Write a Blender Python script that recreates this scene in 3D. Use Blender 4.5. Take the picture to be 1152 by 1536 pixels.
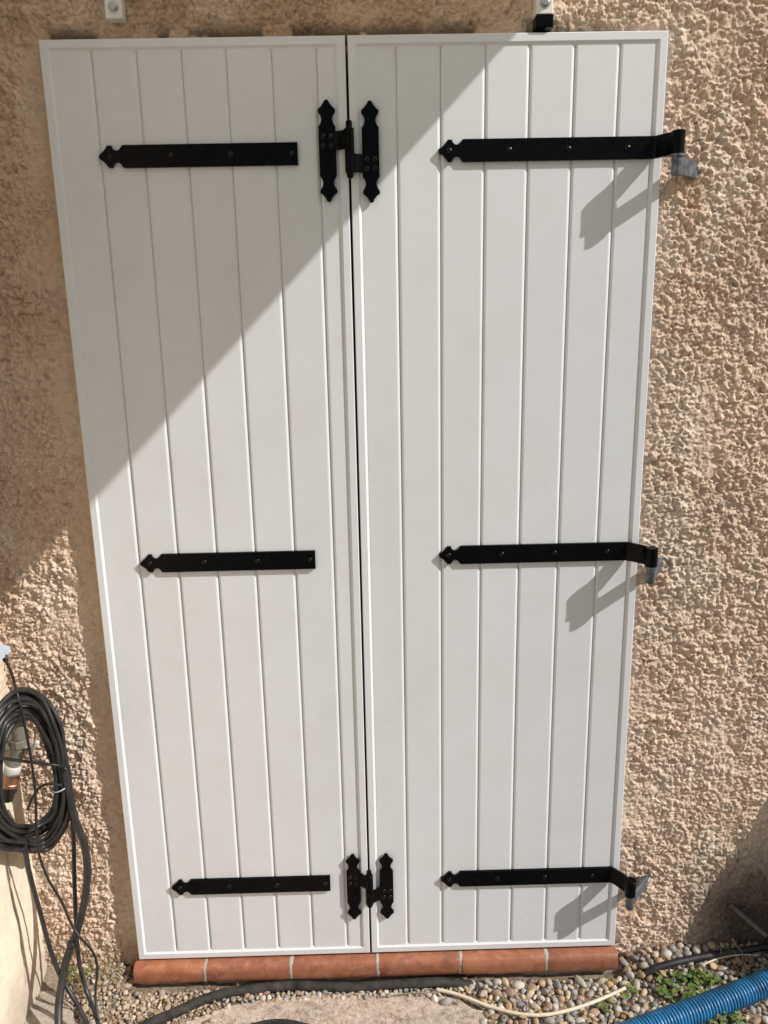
import bpy, bmesh, math, random
import numpy as np
from mathutils import Vector, Matrix

R = math.radians
for o in list(bpy.data.objects):
    bpy.data.objects.remove(o)
scene = bpy.context.scene
col = scene.collection
random.seed(7)

# ------------------------------------------------------------------ camera
# origin: middle of the bottom edge of the closed shutters, front face of the frame; X right, Y into the house, Z up (metres)
CAM = Vector((0.01475, -1.75272, 1.61303))
YAW, PITCH, ROLL = 0.01355, -0.24076, -0.01942
FPX = 1200.0                                   # focal length in pixels of the 1152x1536 photograph
fw = Vector((math.sin(YAW)*math.cos(PITCH), math.cos(YAW)*math.cos(PITCH), math.sin(PITCH)))
rt = Vector((math.cos(YAW), -math.sin(YAW), 0.0))
up = rt.cross(fw)
rt, up = rt*math.cos(ROLL)+up*math.sin(ROLL), up*math.cos(ROLL)-rt*math.sin(ROLL)
cam = bpy.data.cameras.new('camera')
cam.sensor_fit = 'VERTICAL'
cam.sensor_height = 36.0
cam.lens = FPX/1536*36.0
cam.clip_start = 0.02
cam.clip_end = 3000
camo = bpy.data.objects.new('camera', cam)
col.objects.link(camo)
M3 = Matrix((rt, up, -fw)).transposed()
camo.matrix_world = Matrix.Translation(CAM) @ M3.to_4x4()
scene.camera = camo

# ------------------------------------------------------------------ light
SA, SB = 2.6, 2.2                              # shadow run on the wall per metre of depth: leftwards, downwards
sun_dir = Vector((SA, -1.0, SB)).normalized()
elev = math.asin(sun_dir.z)
azim = math.atan2(sun_dir.x, sun_dir.y)
world = bpy.data.worlds.new('World')
scene.world = world
world.use_nodes = True
wn = world.node_tree.nodes
sky = wn.new('ShaderNodeTexSky')
sky.sky_type = 'NISHITA'
sky.sun_disc = False
sky.sun_elevation = elev
sky.sun_rotation = azim
sky.air_density = 1.0
sky.dust_density = 1.6
sky.ozone_density = 0.5
world.node_tree.links.new(sky.outputs[0], wn['Background'].inputs[0])
wn['Background'].inputs[1].default_value = 0.062
sun = bpy.data.lights.new('sun', 'SUN')
sun.energy = 4.3
sun.angle = R(0.5)
sun.color = (1.0, 0.97, 0.935)
suno = bpy.data.objects.new('sun', sun)
suno.rotation_euler = sun_dir.to_track_quat('Z', 'Y').to_euler()
suno.location = (4, -3, 5)
col.objects.link(suno)
vs = scene.view_settings
vs.view_transform = 'Standard'
vs.look = 'None'
vs.exposure = 0.22
vs.gamma = 1.0
vs.use_curve_mapping = False

# ------------------------------------------------------------------ pixels of the photograph to points
def ray(px, py):
    return fw + rt*((px-576)/FPX) - up*((py-768)/FPX)
def atY(px, py, Y):
    d = ray(px, py)
    return CAM + d*((Y-CAM.y)/d.y)
def atX(px, py, X):
    d = ray(px, py)
    return CAM + d*((X-CAM.x)/d.x)
def atZ(px, py, Z):
    d = ray(px, py)
    return CAM + d*((Z-CAM.z)/d.z)
def smooth(a, b, x):
    t = np.clip((x-a)/(b-a), 0, 1)
    return t*t*(3-2*t)
def ground_z(x, y):
    """soil heaped against the wall at both sides of the sill, lower in front of it"""
    side = max(float(smooth(0.60, 0.72, x)), float(smooth(-0.62, -0.68, x)))
    heap = float(smooth(-0.10, 0.045, y))
    return -0.076 + 0.050*heap*side + 0.004*math.sin(x*9.1)*math.cos(y*14)
def on_ground(px, py, h=0.0):
    z = -0.07
    for _ in range(12):
        p = atZ(px, py, z)
        z = 0.5*z+0.5*(ground_z(p.x, p.y)+h)
    return atZ(px, py, z)

# ------------------------------------------------------------------ noise on numpy grids
def hash2(i, j, s):
    n = (i.astype(np.int64)*374761393 + j.astype(np.int64)*668265263 + s*982451653) & 0x7fffffff
    n = ((n ^ (n >> 13))*1274126177) & 0x7fffffff
    n = (n ^ (n >> 16))
    n = (n*2246822519) & 0x7fffffff
    return ((n ^ (n >> 15)) & 0xffffff)/float(0xffffff)
def vnoise(x, y, s=0):
    i = np.floor(x); j = np.floor(y)
    fx = x-i; fy = y-j
    fx = fx*fx*fx*(fx*(fx*6-15)+10); fy = fy*fy*fy*(fy*(fy*6-15)+10)
    a = hash2(i, j, s); b = hash2(i+1, j, s); c = hash2(i, j+1, s); d = hash2(i+1, j+1, s)
    return (a*(1-fx)+b*fx)*(1-fy)+(c*(1-fx)+d*fx)*fy
def fbm(x, y, s=0, o=4):
    v = 0; a = 0.5; t = 0
    for k in range(o):
        v = v+a*vnoise(x*2**k+k*17.3, y*2**k-k*9.1, s+k); t += a; a *= 0.5
    return v/t
def worley(x, y, s=0):
    i0 = np.floor(x); j0 = np.floor(y)
    f1 = np.full(x.shape, 9.0); f2 = np.full(x.shape, 9.0); val = np.zeros(x.shape)
    for di in (-1, 0, 1):
        for dj in (-1, 0, 1):
            i = i0+di; j = j0+dj
            d = np.hypot(i+hash2(i, j, s)-x, j+hash2(i, j, s+5)-y)
            h = hash2(i, j, s+9)
            near = d < f1
            f2 = np.where(near, f1, np.minimum(f2, d))
            val = np.where(near, h, val)
            f1 = np.where(near, d, f1)
    return f1, f2, val

# ------------------------------------------------------------------ materials
def nodes_of(name):
    m = bpy.data.materials.new(name)
    m.use_nodes = True
    nt = m.node_tree
    return m, nt, nt.nodes['Principled BSDF']
def N(nt, t, **kw):
    n = nt.nodes.new(t)
    for k, v in kw.items():
        setattr(n, k, v)
    return n
def noise_node(nt, scale, detail=4, rough=0.55, dist=0.0, vec=None):
    n = N(nt, 'ShaderNodeTexNoise')
    n.inputs['Scale'].default_value = scale
    n.inputs['Detail'].default_value = detail
    n.inputs['Roughness'].default_value = rough
    n.inputs['Distortion'].default_value = dist
    if vec is not None:
        nt.links.new(vec, n.inputs['Vector'])
    return n
def ramp(nt, src, stops):
    r = N(nt, 'ShaderNodeValToRGB')
    e = r.color_ramp.elements
    while len(e) < len(stops):
        e.new(0.5)
    for k, (p, c) in enumerate(stops):
        e[k].position = p
        e[k].color = (c[0], c[1], c[2], 1) if not isinstance(c, (int, float)) else (c, c, c, 1)
    nt.links.new(src, r.inputs[0])
    return r
def mixc(nt, fac, a, b, mode='MIX'):
    m = N(nt, 'ShaderNodeMix', data_type='RGBA', blend_type=mode)
    for sock, v in ((m.inputs[0], fac), (m.inputs[6], a), (m.inputs[7], b)):
        if hasattr(v, 'is_output'):
            nt.links.new(v, sock)
        elif isinstance(v, (int, float)):
            sock.default_value = v
        else:
            sock.default_value = (v[0], v[1], v[2], 1)
    return m.outputs[2]
def bump(nt, bsdf, src, strength, dist):
    b = N(nt, 'ShaderNodeBump')
    b.inputs['Strength'].default_value = strength
    b.inputs['Distance'].default_value = dist
    nt.links.new(src, b.inputs['Height'])
    nt.links.new(b.outputs[0], bsdf.inputs['Normal'])
    return b
def objvec(nt):
    return N(nt, 'ShaderNodeTexCoord').outputs['Object']
def simple(name, c, rough=0.5, var=0.15, scale=30, bs=0.0, bscale=200, metal=0.0, spec=0.5, bdist=0.001, c2=None):
    """base colour mottled by noise, fine relief"""
    m, nt, b = nodes_of(name)
    v = objvec(nt)
    n = noise_node(nt, scale, 5, 0.6, 0.2, v)
    lo = [x*(1-var) for x in c] if c2 is None else c2
    hi = [min(1, x*(1+var)) for x in c]
    r = ramp(nt, n.outputs[0], [(0.3, lo), (0.7, hi)])
    nt.links.new(r.outputs[0], b.inputs['Base Color'])
    n2 = noise_node(nt, scale*0.6, 3, 0.5, 0, v)
    rr = ramp(nt, n2.outputs[0], [(0.3, max(0.02, rough-0.08)), (0.7, min(1, rough+0.08))])
    nt.links.new(rr.outputs[0], b.inputs['Roughness'])
    b.inputs['Metallic'].default_value = metal
    b.inputs['Specular IOR Level'].default_value = spec
    if bs:
        n3 = noise_node(nt, bscale, 3, 0.6, 0, v)
        bump(nt, b, n3.outputs[0], bs, bdist)
    return m

def attr_mat(name, attr, rough, nscale, lo, hi, bs, bscale, bdist, spec=0.3):
    """colour attribute of the mesh times a fine mottling"""
    m, nt, b = nodes_of(name)
    v = objvec(nt)
    a = N(nt, 'ShaderNodeAttribute', attribute_name=attr)
    n = noise_node(nt, nscale, 6, 0.65, 0.1, v)
    r = ramp(nt, n.outputs[0], [(0.3, lo), (0.7, hi)])
    c = mixc(nt, 1.0, a.outputs['Color'], r.outputs[0], 'MULTIPLY')
    nt.links.new(c, b.inputs['Base Color'])
    b.inputs['Roughness'].default_value = rough
    b.inputs['Specular IOR Level'].default_value = spec
    n3 = noise_node(nt, bscale, 4, 0.65, 0, v)
    bump(nt, b, n3.outputs[0], bs, bdist)
    return m

MAT = {}
MAT['stucco'] = attr_mat('rough_cast_render', 'tint', 0.92, 75, (0.84, 0.825, 0.80), (1.12, 1.11, 1.10), 1.0, 330, 0.004, 0.15)
MAT['stucco_far'] = simple('rough_cast_far', (0.60, 0.46, 0.355), 0.95, 0.14, 22, 1.0, 75, bdist=0.022)
MAT['plaster'] = attr_mat('cream_plaster', 'tint', 0.9, 40, (0.86, 0.85, 0.83), (1.05, 1.05, 1.04), 0.35, 300, 0.002, 0.2)
MAT['soil'] = attr_mat('dry_soil', 'tint', 0.97, 120, (0.62, 0.60, 0.58), (1.2, 1.2, 1.2), 0.9, 500, 0.004, 0.1)
MAT['pebble'] = attr_mat('river_pebble', 'tint', 0.62, 130, (0.78, 0.77, 0.75), (1.12, 1.12, 1.12), 0.12, 500, 0.001, 0.35)
MAT['leaf'] = attr_mat('weed_leaf', 'tint', 0.5, 150, (0.75, 0.8, 0.7), (1.15, 1.15, 1.1), 0.2, 400, 0.001, 0.4)
MAT['straw'] = attr_mat('dry_grass', 'tint', 0.7, 150, (0.8, 0.78, 0.75), (1.15, 1.12, 1.1), 0.1, 400, 0.001, 0.2)

def paint_mat():
    m, nt, b = nodes_of('white_lacquer')
    v = objvec(nt)
    geo = N(nt, 'ShaderNodeNewGeometry')
    n = noise_node(nt, 2.2, 4, 0.55, 0.3, geo.outputs['Position'])
    r = ramp(nt, n.outputs[0], [(0.3, (0.665, 0.685, 0.71)), (0.7, (0.695, 0.715, 0.74))])
    n4 = noise_node(nt, 85, 3, 0.7, 0.0, geo.outputs['Position'])
    d = ramp(nt, n4.outputs[0], [(0.20, (0.78, 0.74, 0.68)), (0.27, (1, 1, 1))])
    n5 = noise_node(nt, 6, 5, 0.7, 0.0, geo.outputs['Position'])
    d2 = ramp(nt, n5.outputs[0], [(0.30, (0.955, 0.945, 0.925)), (0.55, (1, 1, 1))])
    info = N(nt, 'ShaderNodeObjectInfo')
    tone = ramp(nt, info.outputs['Random'], [(0.0, (0.972, 0.972, 0.970)), (1.0, (1.01, 1.01, 1.012))])
    c = mixc(nt, 1.0, mixc(nt, 1.0, r.outputs[0], d.outputs[0], 'MULTIPLY'), d2.outputs[0], 'MULTIPLY')
    c = mixc(nt, 1.0, c, tone.outputs[0], 'MULTIPLY')
    sep = N(nt, 'ShaderNodeSeparateXYZ'); nt.links.new(geo.outputs['Position'], sep.inputs[0])
    low = ramp(nt, sep.outputs['Z'], [(0.0, 1.0), (0.22, 0.0)])
    sp = noise_node(nt, 120, 4, 0.75, 0.0, geo.outputs['Position'])
    spr = ramp(nt, sp.outputs[0], [(0.56, 0.0), (0.70, 0.35)])
    mul = N(nt, 'ShaderNodeMath', operation='MULTIPLY'); nt.links.new(low.outputs[0], mul.inputs[0]); nt.links.new(spr.outputs[0], mul.inputs[1])
    c = mixc(nt, mul.outputs[0], c, (0.42, 0.36, 0.29))
    nt.links.new(c, b.inputs['Base Color'])
    rr = ramp(nt, n5.outputs[0], [(0.3, 0.50), (0.7, 0.40)])
    nt.links.new(rr.outputs[0], b.inputs['Roughness'])
    n3 = noise_node(nt, 350, 2, 0.5, 0, geo.outputs['Position'])
    bump(nt, b, n3.outputs[0], 0.05, 0.001)
    return m
MAT['paint'] = paint_mat()
MAT['black'] = simple('black_powder_coat', (0.0025, 0.0025, 0.003), 0.27, 0.2, 60, 0.08, 700, spec=0.10)
MAT['bolt_black'] = simple('black_bolt_lacquer', (0.003, 0.003, 0.0035), 0.24, 0.2, 60, spec=0.3)
MAT['zinc'] = simple('galvanised_steel', (0.15, 0.165, 0.19), 0.42, 0.6, 60, 0.2, 250, metal=0.6)
MAT['white_metal'] = simple('white_coated_steel', (0.72, 0.72, 0.70), 0.38, 0.06, 20, 0.05, 300)
MAT['bolt'] = simple('bolt_steel', (0.45, 0.44, 0.42), 0.35, 0.2, 90, 0.1, 300, metal=0.8)
MAT['rubber'] = simple('black_rubber', (0.009, 0.009, 0.010), 0.42, 0.3, 50, 0.15, 260)
MAT['rubber'] = simple('black_rubber_dusty', (0.030, 0.028, 0.025), 0.44, 0.1, 26, 0.2, 220, c2=(0.007, 0.007, 0.008))
MAT['old_hose'] = simple('dusty_black_hose', (0.040, 0.036, 0.031), 0.7, 0.6, 30, 0.25, 200, spec=0.2, c2=(0.009, 0.009, 0.009))
MAT['thin_cable'] = simple('black_cable_sheath', (0.012, 0.012, 0.013), 0.45, 0.2, 60)
MAT['cream_cord'] = simple('cream_flex', (0.62, 0.54, 0.41), 0.6, 0.15, 60, 0.1, 300)
MAT['blue'] = simple('blue_corrugated_plastic', (0.030, 0.20, 0.39), 0.36, 0.25, 22, 0.15, 200, c2=(0.012, 0.095, 0.20))
MAT['olive'] = simple('olive_grey_plastic', (0.17, 0.16, 0.125), 0.4, 0.15, 60, 0.1, 200)
MAT['white_plastic'] = simple('grey_white_plastic', (0.50, 0.48, 0.44), 0.35, 0.06, 40)
MAT['copper'] = simple('copper', (0.46, 0.24, 0.15), 0.42, 0.25, 80, 0.1, 200, metal=0.85)
MAT['box'] = simple('blue_grey_box', (0.42, 0.48, 0.55), 0.45, 0.06, 20, 0.05, 300)
MAT['twig'] = simple('dry_twig', (0.30, 0.24, 0.17), 0.85, 0.3, 80, 0.3, 300)
MAT['shadow_plank'] = simple('shadow_board_brown', (0.22, 0.15, 0.09), 0.8, 0.3, 16, 0.3, 90)
MAT['mortar'] = simple('grey_mortar', (0.38, 0.33, 0.28), 0.95, 0.25, 120, 0.6, 300, bdist=0.003)
MAT['timber'] = simple('bare_timber_strip', (0.42, 0.28, 0.14), 0.8, 0.3, 30, 0.2, 120)
MAT['roof_panel'] = simple('canopy_panel', (0.55, 0.52, 0.47), 0.6, 0.08, 10, 0.05, 100)
MAT['door'] = simple('dark_door', (0.06, 0.045, 0.035), 0.5, 0.2, 10)

def terracotta():
    m, nt, b = nodes_of('terracotta_glaze')
    geo = N(nt, 'ShaderNodeNewGeometry')
    info = N(nt, 'ShaderNodeObjectInfo')
    n = noise_node(nt, 26, 6, 0.65, 0.4, geo.outputs['Position'])
    r = ramp(nt, n.outputs[0], [(0.25, (0.18, 0.066, 0.038)), (0.5, (0.32, 0.122, 0.064)), (0.75, (0.42, 0.172, 0.094))])
    tone = ramp(nt, info.outputs['Random'], [(0.0, (0.74, 0.74, 0.80)), (1.0, (1.14, 1.06, 0.94))])
    c = mixc(nt, 1.0, r.outputs[0], tone.outputs[0], 'MULTIPLY')
    n2 = noise_node(nt, 60, 5, 0.75, 0.5, geo.outputs['Position'])
    f = ramp(nt, n2.outputs[0], [(0.50, 0.0), (0.74, 0.42)])
    c = mixc(nt, f.outputs[0], c, (0.42, 0.30, 0.22))
    n4 = noise_node(nt, 8, 4, 0.6, 0.5, geo.outputs['Position'])
    f2 = ramp(nt, n4.outputs[0], [(0.55, 0.0), (0.72, 0.6)])
    c = mixc(nt, f2.outputs[0], c, (0.17, 0.065, 0.042))
    nt.links.new(c, b.inputs['Base Color'])
    b.inputs['Roughness'].default_value = 0.48
    bump(nt, b, n2.outputs[0], 0.15, 0.002)
    return m
MAT['terracotta'] = terracotta()

def slab_mat():
    m, nt, b = nodes_of('worn_pink_concrete')
    v = objvec(nt)
    n = noise_node(nt, 5, 5, 0.6, 0.3, v)
    r = ramp(nt, n.outputs[0], [(0.3, (0.46, 0.40, 0.34)), (0.5, (0.55, 0.46, 0.385)), (0.7, (0.58, 0.42, 0.35))])
    n2 = noise_node(nt, 90, 6, 0.75, 0.2, v)
    r2 = ramp(nt, n2.outputs[0], [(0.3, (0.65, 0.63, 0.6)), (0.6, (1.1, 1.1, 1.1))])
    n5 = noise_node(nt, 34, 6, 0.8, 0.15, v)
    r5 = ramp(nt, n5.outputs[0], [(0.38, (0.55, 0.50, 0.44)), (0.52, (1.0, 1.0, 1.0)), (0.68, (1.18, 1.16, 1.12))])
    r2o = mixc(nt, 1.0, r2.outputs[0], r5.outputs[0], 'MULTIPLY')
    nt.links.new(mixc(nt, 1.0, r.outputs[0], r2o, 'MULTIPLY'), b.inputs['Base Color'])
    b.inputs['Roughness'].default_value = 0.95
    n3 = noise_node(nt, 180, 6, 0.7, 0, v)
    bump(nt, b, mixc(nt, 0.5, n3.outputs[0], n5.outputs[0]), 1.0, 0.010)
    return m
MAT['slab'] = slab_mat()

# ------------------------------------------------------------------ object helpers
def tag(o, label=None, cat=None, group=None, kind=None):
    if label: o['label'] = label
    if cat: o['category'] = cat
    if group: o['group'] = group
    if kind: o['kind'] = kind
    return o
def empty(name, loc=(0, 0, 0)):
    o = bpy.data.objects.new(name, None)
    o.empty_display_size = 0.05
    o.location = loc
    col.objects.link(o)
    return o
def link(name, me, mat, parent=None, smooth_=False):
    o = bpy.data.objects.new(name, me)
    if mat is not None and not me.materials:
        me.materials.append(MAT[mat] if isinstance(mat, str) else mat)
    if smooth_:
        me.polygons.foreach_set('use_smooth', [True]*len(me.polygons))
    col.objects.link(o)
    if parent is not None:
        o.parent = parent
        # geometry is given in world coordinates: undo the parents' offsets
        off = Vector((0, 0, 0)); q = parent
        while q is not None:
            off += q.location; q = q.parent
        o.location = -off
    return o
def from_bm(name, bm, mat, parent=None, smooth_=False):
    me = bpy.data.meshes.new(name)
    bmesh.ops.recalc_face_normals(bm, faces=bm.faces)
    bm.to_mesh(me); bm.free()
    return link(name, me, mat, parent, smooth_)
def np_mesh(name, V, F, mat, parent=None, smooth_=True, colors=None):
    me = bpy.data.meshes.new(name)
    V = np.asarray(V, dtype=np.float32); F = np.asarray(F, dtype=np.int32)
    me.vertices.add(len(V)); me.vertices.foreach_set('co', V.ravel())
    k = F.shape[1]
    me.loops.add(F.size); me.loops.foreach_set('vertex_index', F.ravel())
    me.polygons.add(len(F)); me.polygons.foreach_set('loop_start', np.arange(len(F), dtype=np.int32)*k)
    me.update(calc_edges=True)
    if colors is not None:
        a = me.color_attributes.new('tint', 'FLOAT_COLOR', 'POINT')
        a.data.foreach_set('color', np.asarray(colors, dtype=np.float32).ravel())
    o = link(name, me, mat, parent)
    me.polygons.foreach_set('use_smooth', np.full(len(F), smooth_))
    me.validate()
    return o
def set_tint(o, c):
    a = o.data.color_attributes.new('tint', 'FLOAT_COLOR', 'POINT')
    n = len(o.data.vertices)
    a.data.foreach_set('color', np.tile(np.array([c[0], c[1], c[2], 1], np.float32), n))

def bm_box(bm, x0, x1, y0, y1, z0, z1, bevel=0.0):
    g = bmesh.ops.create_cube(bm, size=1)
    for v in g['verts']:
        v.co = Vector(((x0+x1)/2+v.co.x*(x1-x0), (y0+y1)/2+v.co.y*(y1-y0), (z0+z1)/2+v.co.z*(z1-z0)))
    if bevel:
        es = list({e for v in g['verts'] for e in v.link_edges})
        bmesh.ops.bevel(bm, geom=es, offset=bevel, segments=2, affect='EDGES', profile=0.6)
def box(name, x0, x1, y0, y1, z0, z1, mat, parent=None, bevel=0.0):
    bm = bmesh.new(); bm_box(bm, x0, x1, y0, y1, z0, z1, bevel)
    return from_bm(name, bm, mat, parent)
def bm_plate(bm, pts, y0, y1, bevel=0.0):
    """outline in X,Z extruded from y0 (back) to y1 (front)"""
    b0 = [bm.verts.new((p[0], y0, p[1])) for p in pts]
    b1 = [bm.verts.new((p[0], y1, p[1])) for p in pts]
    n = len(pts)
    f1 = bm.faces.new(b1); bm.faces.new(b0[::-1])
    for i in range(n):
        bm.faces.new((b0[i], b0[(i+1) % n], b1[(i+1) % n], b1[i]))
    if bevel:
        bmesh.ops.bevel(bm, geom=list(f1.edges), offset=bevel, segments=1, affect='EDGES')
def bm_lathe(bm, prof, axis_pt, axis, n=20, cap=True):
    """profile of (distance along axis, radius) turned round an axis"""
    axis = Vector(axis).normalized(); p0 = Vector(axis_pt)
    a = axis.orthogonal().normalized(); b = axis.cross(a)
    rings = []
    for t, r in prof:
        rings.append([bm.verts.new(p0+axis*t+(a*math.cos(2*math.pi*k/n)+b*math.sin(2*math.pi*k/n))*r) for k in range(n)])
    for r0, r1 in zip(rings, rings[1:]):
        for k in range(n):
            bm.faces.new((r0[k], r0[(k+1) % n], r1[(k+1) % n], r1[k]))
    if cap:
        bm.faces.new(rings[0][::-1]); bm.faces.new(rings[-1])
def spline(pts, per=8, closed=False):
    P = [Vector(p) for p in pts]; out = []
    n = len(P)
    rng = range(n) if closed else range(n-1)
    for i in rng:
        if closed:
            a, b, c, d = P[i-1], P[i], P[(i+1) % n], P[(i+2) % n]
        else:
            a, b, c, d = P[max(i-1, 0)], P[i], P[i+1], P[min(i+2, n-1)]
        for k in range(per):
            t = k/per
            out.append(0.5*((2*b)+(c-a)*t+(2*a-5*b+4*c-d)*t*t+(3*b-a-3*c+d)*t**3))
    if not closed:
        out.append(P[-1].copy())
    return out
def tube_data(path, rad, n=10, closed=False):
    """rad: number or function of index"""
    V = []; m = len(path)
    ref = None
    for i, p in enumerate(path):
        if closed:
            t = (path[(i+1) % m]-path[i-1])
        else:
            t = path[min(i+1, m-1)]-path[max(i-1, 0)]
        t.normalize()
        if ref is None:
            ref = t.orthogonal().normalized()
        a = (ref-t*ref.dot(t)).normalized(); ref = a
        b = t.cross(a)
        r = rad(i) if callable(rad) else rad
        for k in range(n):
            V.append(p+(a*math.cos(2*math.pi*k/n)+b*math.sin(2*math.pi*k/n))*r)
    F = []
    for i in range(m if closed else m-1):
        j = (i+1) % m
        for k in range(n):
            F.append((i*n+k, i*n+(k+1) % n, j*n+(k+1) % n, j*n+k))
    return V, F
def tube(name, path, rad, mat, parent=None, n=10, closed=False):
    V, F = tube_data(path, rad, n, closed)
    me = bpy.data.meshes.new(name)
    caps = [] if closed else [tuple(range(n))[::-1], tuple(range(len(V)-n, len(V)))]
    me.from_pydata([tuple(v) for v in V], [], F+caps)
    me.update()
    return link(name, me, mat, parent, True)

# ------------------------------------------------------------------ ground
WALL_Y = 0.030
SIDE_X = -0.872
gs = 400
me = bpy.data.meshes.new('ground')
me.from_pydata([(-gs, -gs, -0.13), (gs, -gs, -0.13), (gs, gs, -0.13), (-gs, gs, -0.13)], [], [(0, 1, 2, 3)])
ground = link('ground', me, simple('dry_lawn', (0.14, 0.135, 0.09), 0.95, 0.2, 3, 0.6, 40, bdist=0.01))
tag(ground, kind='structure')
# heaped soil along the foot of the wall (fine relief)
xs = np.arange(-0.875, 1.60, 0.006); ys = np.arange(-0.95, 0.06, 0.006)
gx, gy = np.meshgrid(xs, ys)
side = np.maximum(smooth(0.60, 0.72, gx), smooth(-0.62, -0.68, gx))
gz = -0.076+0.050*smooth(-0.10, 0.045, gy)*side+0.004*np.sin(gx*9.1)*np.cos(gy*14)
gz += (fbm(gx*22, gy*22, 3, 5)-0.5)*0.016+(vnoise(gx*110, gy*110, 8)-0.5)*0.005
gz -= 0.06*smooth(-0.75, -0.95, gy)
gz -= 0.06*smooth(1.4, 1.6, gx)
nx, ny = len(xs), len(ys)
idx = np.arange(nx*ny).reshape(ny, nx)
F = np.stack([idx[:-1, :-1], idx[:-1, 1:], idx[1:, 1:], idx[1:, :-1]], -1).reshape(-1, 4)
tn = fbm(gx*9, gy*9, 21, 4)[..., None]
dark = np.array([0.155, 0.118, 0.085]); pale = np.array([0.40, 0.325, 0.245])
cg = dark+(pale-dark)*np.clip(tn*1.7-0.35+0.35*smooth(-0.5, -0.75, gx)[..., None]-0.35*smooth(0.7, 0.95, gx)[..., None], 0, 1)
cg = np.concatenate([cg, np.ones(gx.shape+(1,))], -1)
o = np_mesh('soil', np.stack([gx, gy, gz], -1).reshape(-1, 3), F, 'soil', None, True, cg.reshape(-1, 4))
tag(o, kind='structure')

# worn pinkish concrete patch in front of the sill
def slab(name, pix, h, mat, front_y=None):
    pts = [on_ground(*q, h) for q in pix]
    if front_y is not None:
        pts = [Vector((pts[0].x-0.10, front_y, 0))] + pts + [Vector((pts[-1].x+0.10, front_y, 0))]
    path = []
    n = len(pts)
    rnd = random.Random(3)
    for i in range(n):
        a, b = pts[i], pts[(i+1) % n]
        m = max(2, int((b-a).length/0.012))
        for k in range(m):
            p = a.lerp(b, k/m)
            path.append(Vector((p.x+rnd.uniform(-.004, .004), p.y+rnd.uniform(-.004, .004), 0)))
    bm = bmesh.new()
    top = [bm.verts.new((p.x, p.y, -0.076+h)) for p in path]
    bot = [bm.verts.new((p.x+rnd.uniform(-.003, .003), p.y+rnd.uniform(-.003, .003), -0.11)) for p in path]
    f = bm.faces.new(top)
    for i in range(len(path)):
        j = (i+1) % len(path)
        bm.faces.new((top[i], bot[i], bot[j], top[j]))
    bmesh.ops.bevel(bm, geom=list(f.edges), offset=0.003, segments=1, affect='EDGES')
    return from_bm(name, bm, mat)
o = slab('path', [(265, 1535), (300, 1527), (345, 1508), (420, 1496), (520, 1491), (640, 1489), (688, 1496), (700, 1512), (735, 1518), (745, 1535)], 0.007, 'slab', -0.80)
tag(o, kind='structure')
o = slab('kerb_footing', [(20, 1535), (52, 1500), (62, 1478), (84, 1480), (108, 1508), (112, 1535)], 0.020, MAT['mortar'], -0.6)
tag(o, kind='structure')

# ------------------------------------------------------------------ house wall: thick rough-cast render, real relief
ST = 0.0020
xs = np.arange(SIDE_X-0.004, 1.26, ST); zs = np.arange(-0.12, 2.40, ST)
gx, gz = np.meshgrid(xs, zs)
# distance outside the shutter rectangle
dx = np.maximum(np.maximum(-0.62-gx, gx-0.62), 0); dz = np.maximum(gz-2.15, 0)
dist = np.hypot(dx, dz)
wob = fbm(gx*14, gz*14, 40, 3)
bandw = np.where(gx < 0, 0.042, 0.014)*(0.15+1.7*wob)
bandw = np.where(gz > 2.15, 0.018*(0.5+wob), bandw)
rough = smooth(0.2, 1.6, dist/bandw)
wx = gx+(fbm(gx*60, gz*60, 50, 2)-0.5)*0.012; wz = gz+(fbm(gx*60, gz*60, 57, 2)-0.5)*0.012
f1, f2, hv = worley(wx/0.0115, wz/0.0105, 61)
lump = np.clip(1.0-f1*1.25, 0, 1)**0.75*(0.35+0.9*hv)
g1, g2, hw = worley(wx/0.0055+3.1, wz/0.0052+7.7, 67)
small = np.clip(1.0-g1*1.3, 0, 1)**0.8*(0.25+hw)
big = fbm(gx*36, gz*36, 71, 5)
mask = smooth(0.30, 0.62, fbm(gx*26+9, gz*20+3, 75, 3))
right = smooth(-0.1, 0.3, gx)
n1 = fbm(wx*85+5, wz*76+2, 171, 3); ridge = np.clip(1-np.abs(2*n1-1)*2.6, 0, 1)
n2 = fbm(wx*150+1, wz*150+8, 177, 3)
h = (0.0040*lump*(0.30+0.9*mask)+0.0026*ridge*(1.15-0.5*mask)+0.0030*small+0.0080*(n2-0.5)+0.0085*(big-0.5))*(1.10-0.06*right)
c1x = gx+(fbm(gx*95, gz*95, 301, 3)-0.5)*0.016; c1z = gz+(fbm(gx*95, gz*95, 307, 3)-0.5)*0.016
q1, q2, qv = worley(c1x/0.0125, c1z/0.0110, 311)
lumps2 = smooth(0.0, 0.42, q2-q1)*(0.25+0.95*qv)
pits = smooth(0.70, 0.80, fbm(gx*62+7, gz*62+1, 317, 2))
h = h*(0.76+0.16*right)+0.0048*lumps2*(0.88-0.38*right)-0.0055*pits
# cracked, flat-topped lumps with narrow crevices, mostly on the left
k1, k2, kv = worley(gx/0.026+(fbm(gx*45, gz*45, 151, 3)-0.5)*1.1, gz/0.022+(fbm(gx*45, gz*45, 157, 3)-0.5)*1.1, 161)
crev = smooth(0.02, 0.20, k2-k1)*(0.6+0.6*kv)
h = h+0.0046*crev*(1-0.8*right)*smooth(0.35, 0.65, fbm(gx*17+2, gz*17+5, 181, 3))
# flattened trowelled spots
flat = smooth(0.60, 0.72, fbm(gx*9+31, gz*7+12, 83, 3))
h = h*(1-0.40*flat)
h += 0.0010*(fbm(gx*160, gz*160, 91, 3)-0.5)
h = 0.0070*(fbm(gx*55, gz*55, 95, 5)-0.5)*(1-rough)+h*(0.22+0.78*rough)
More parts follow.
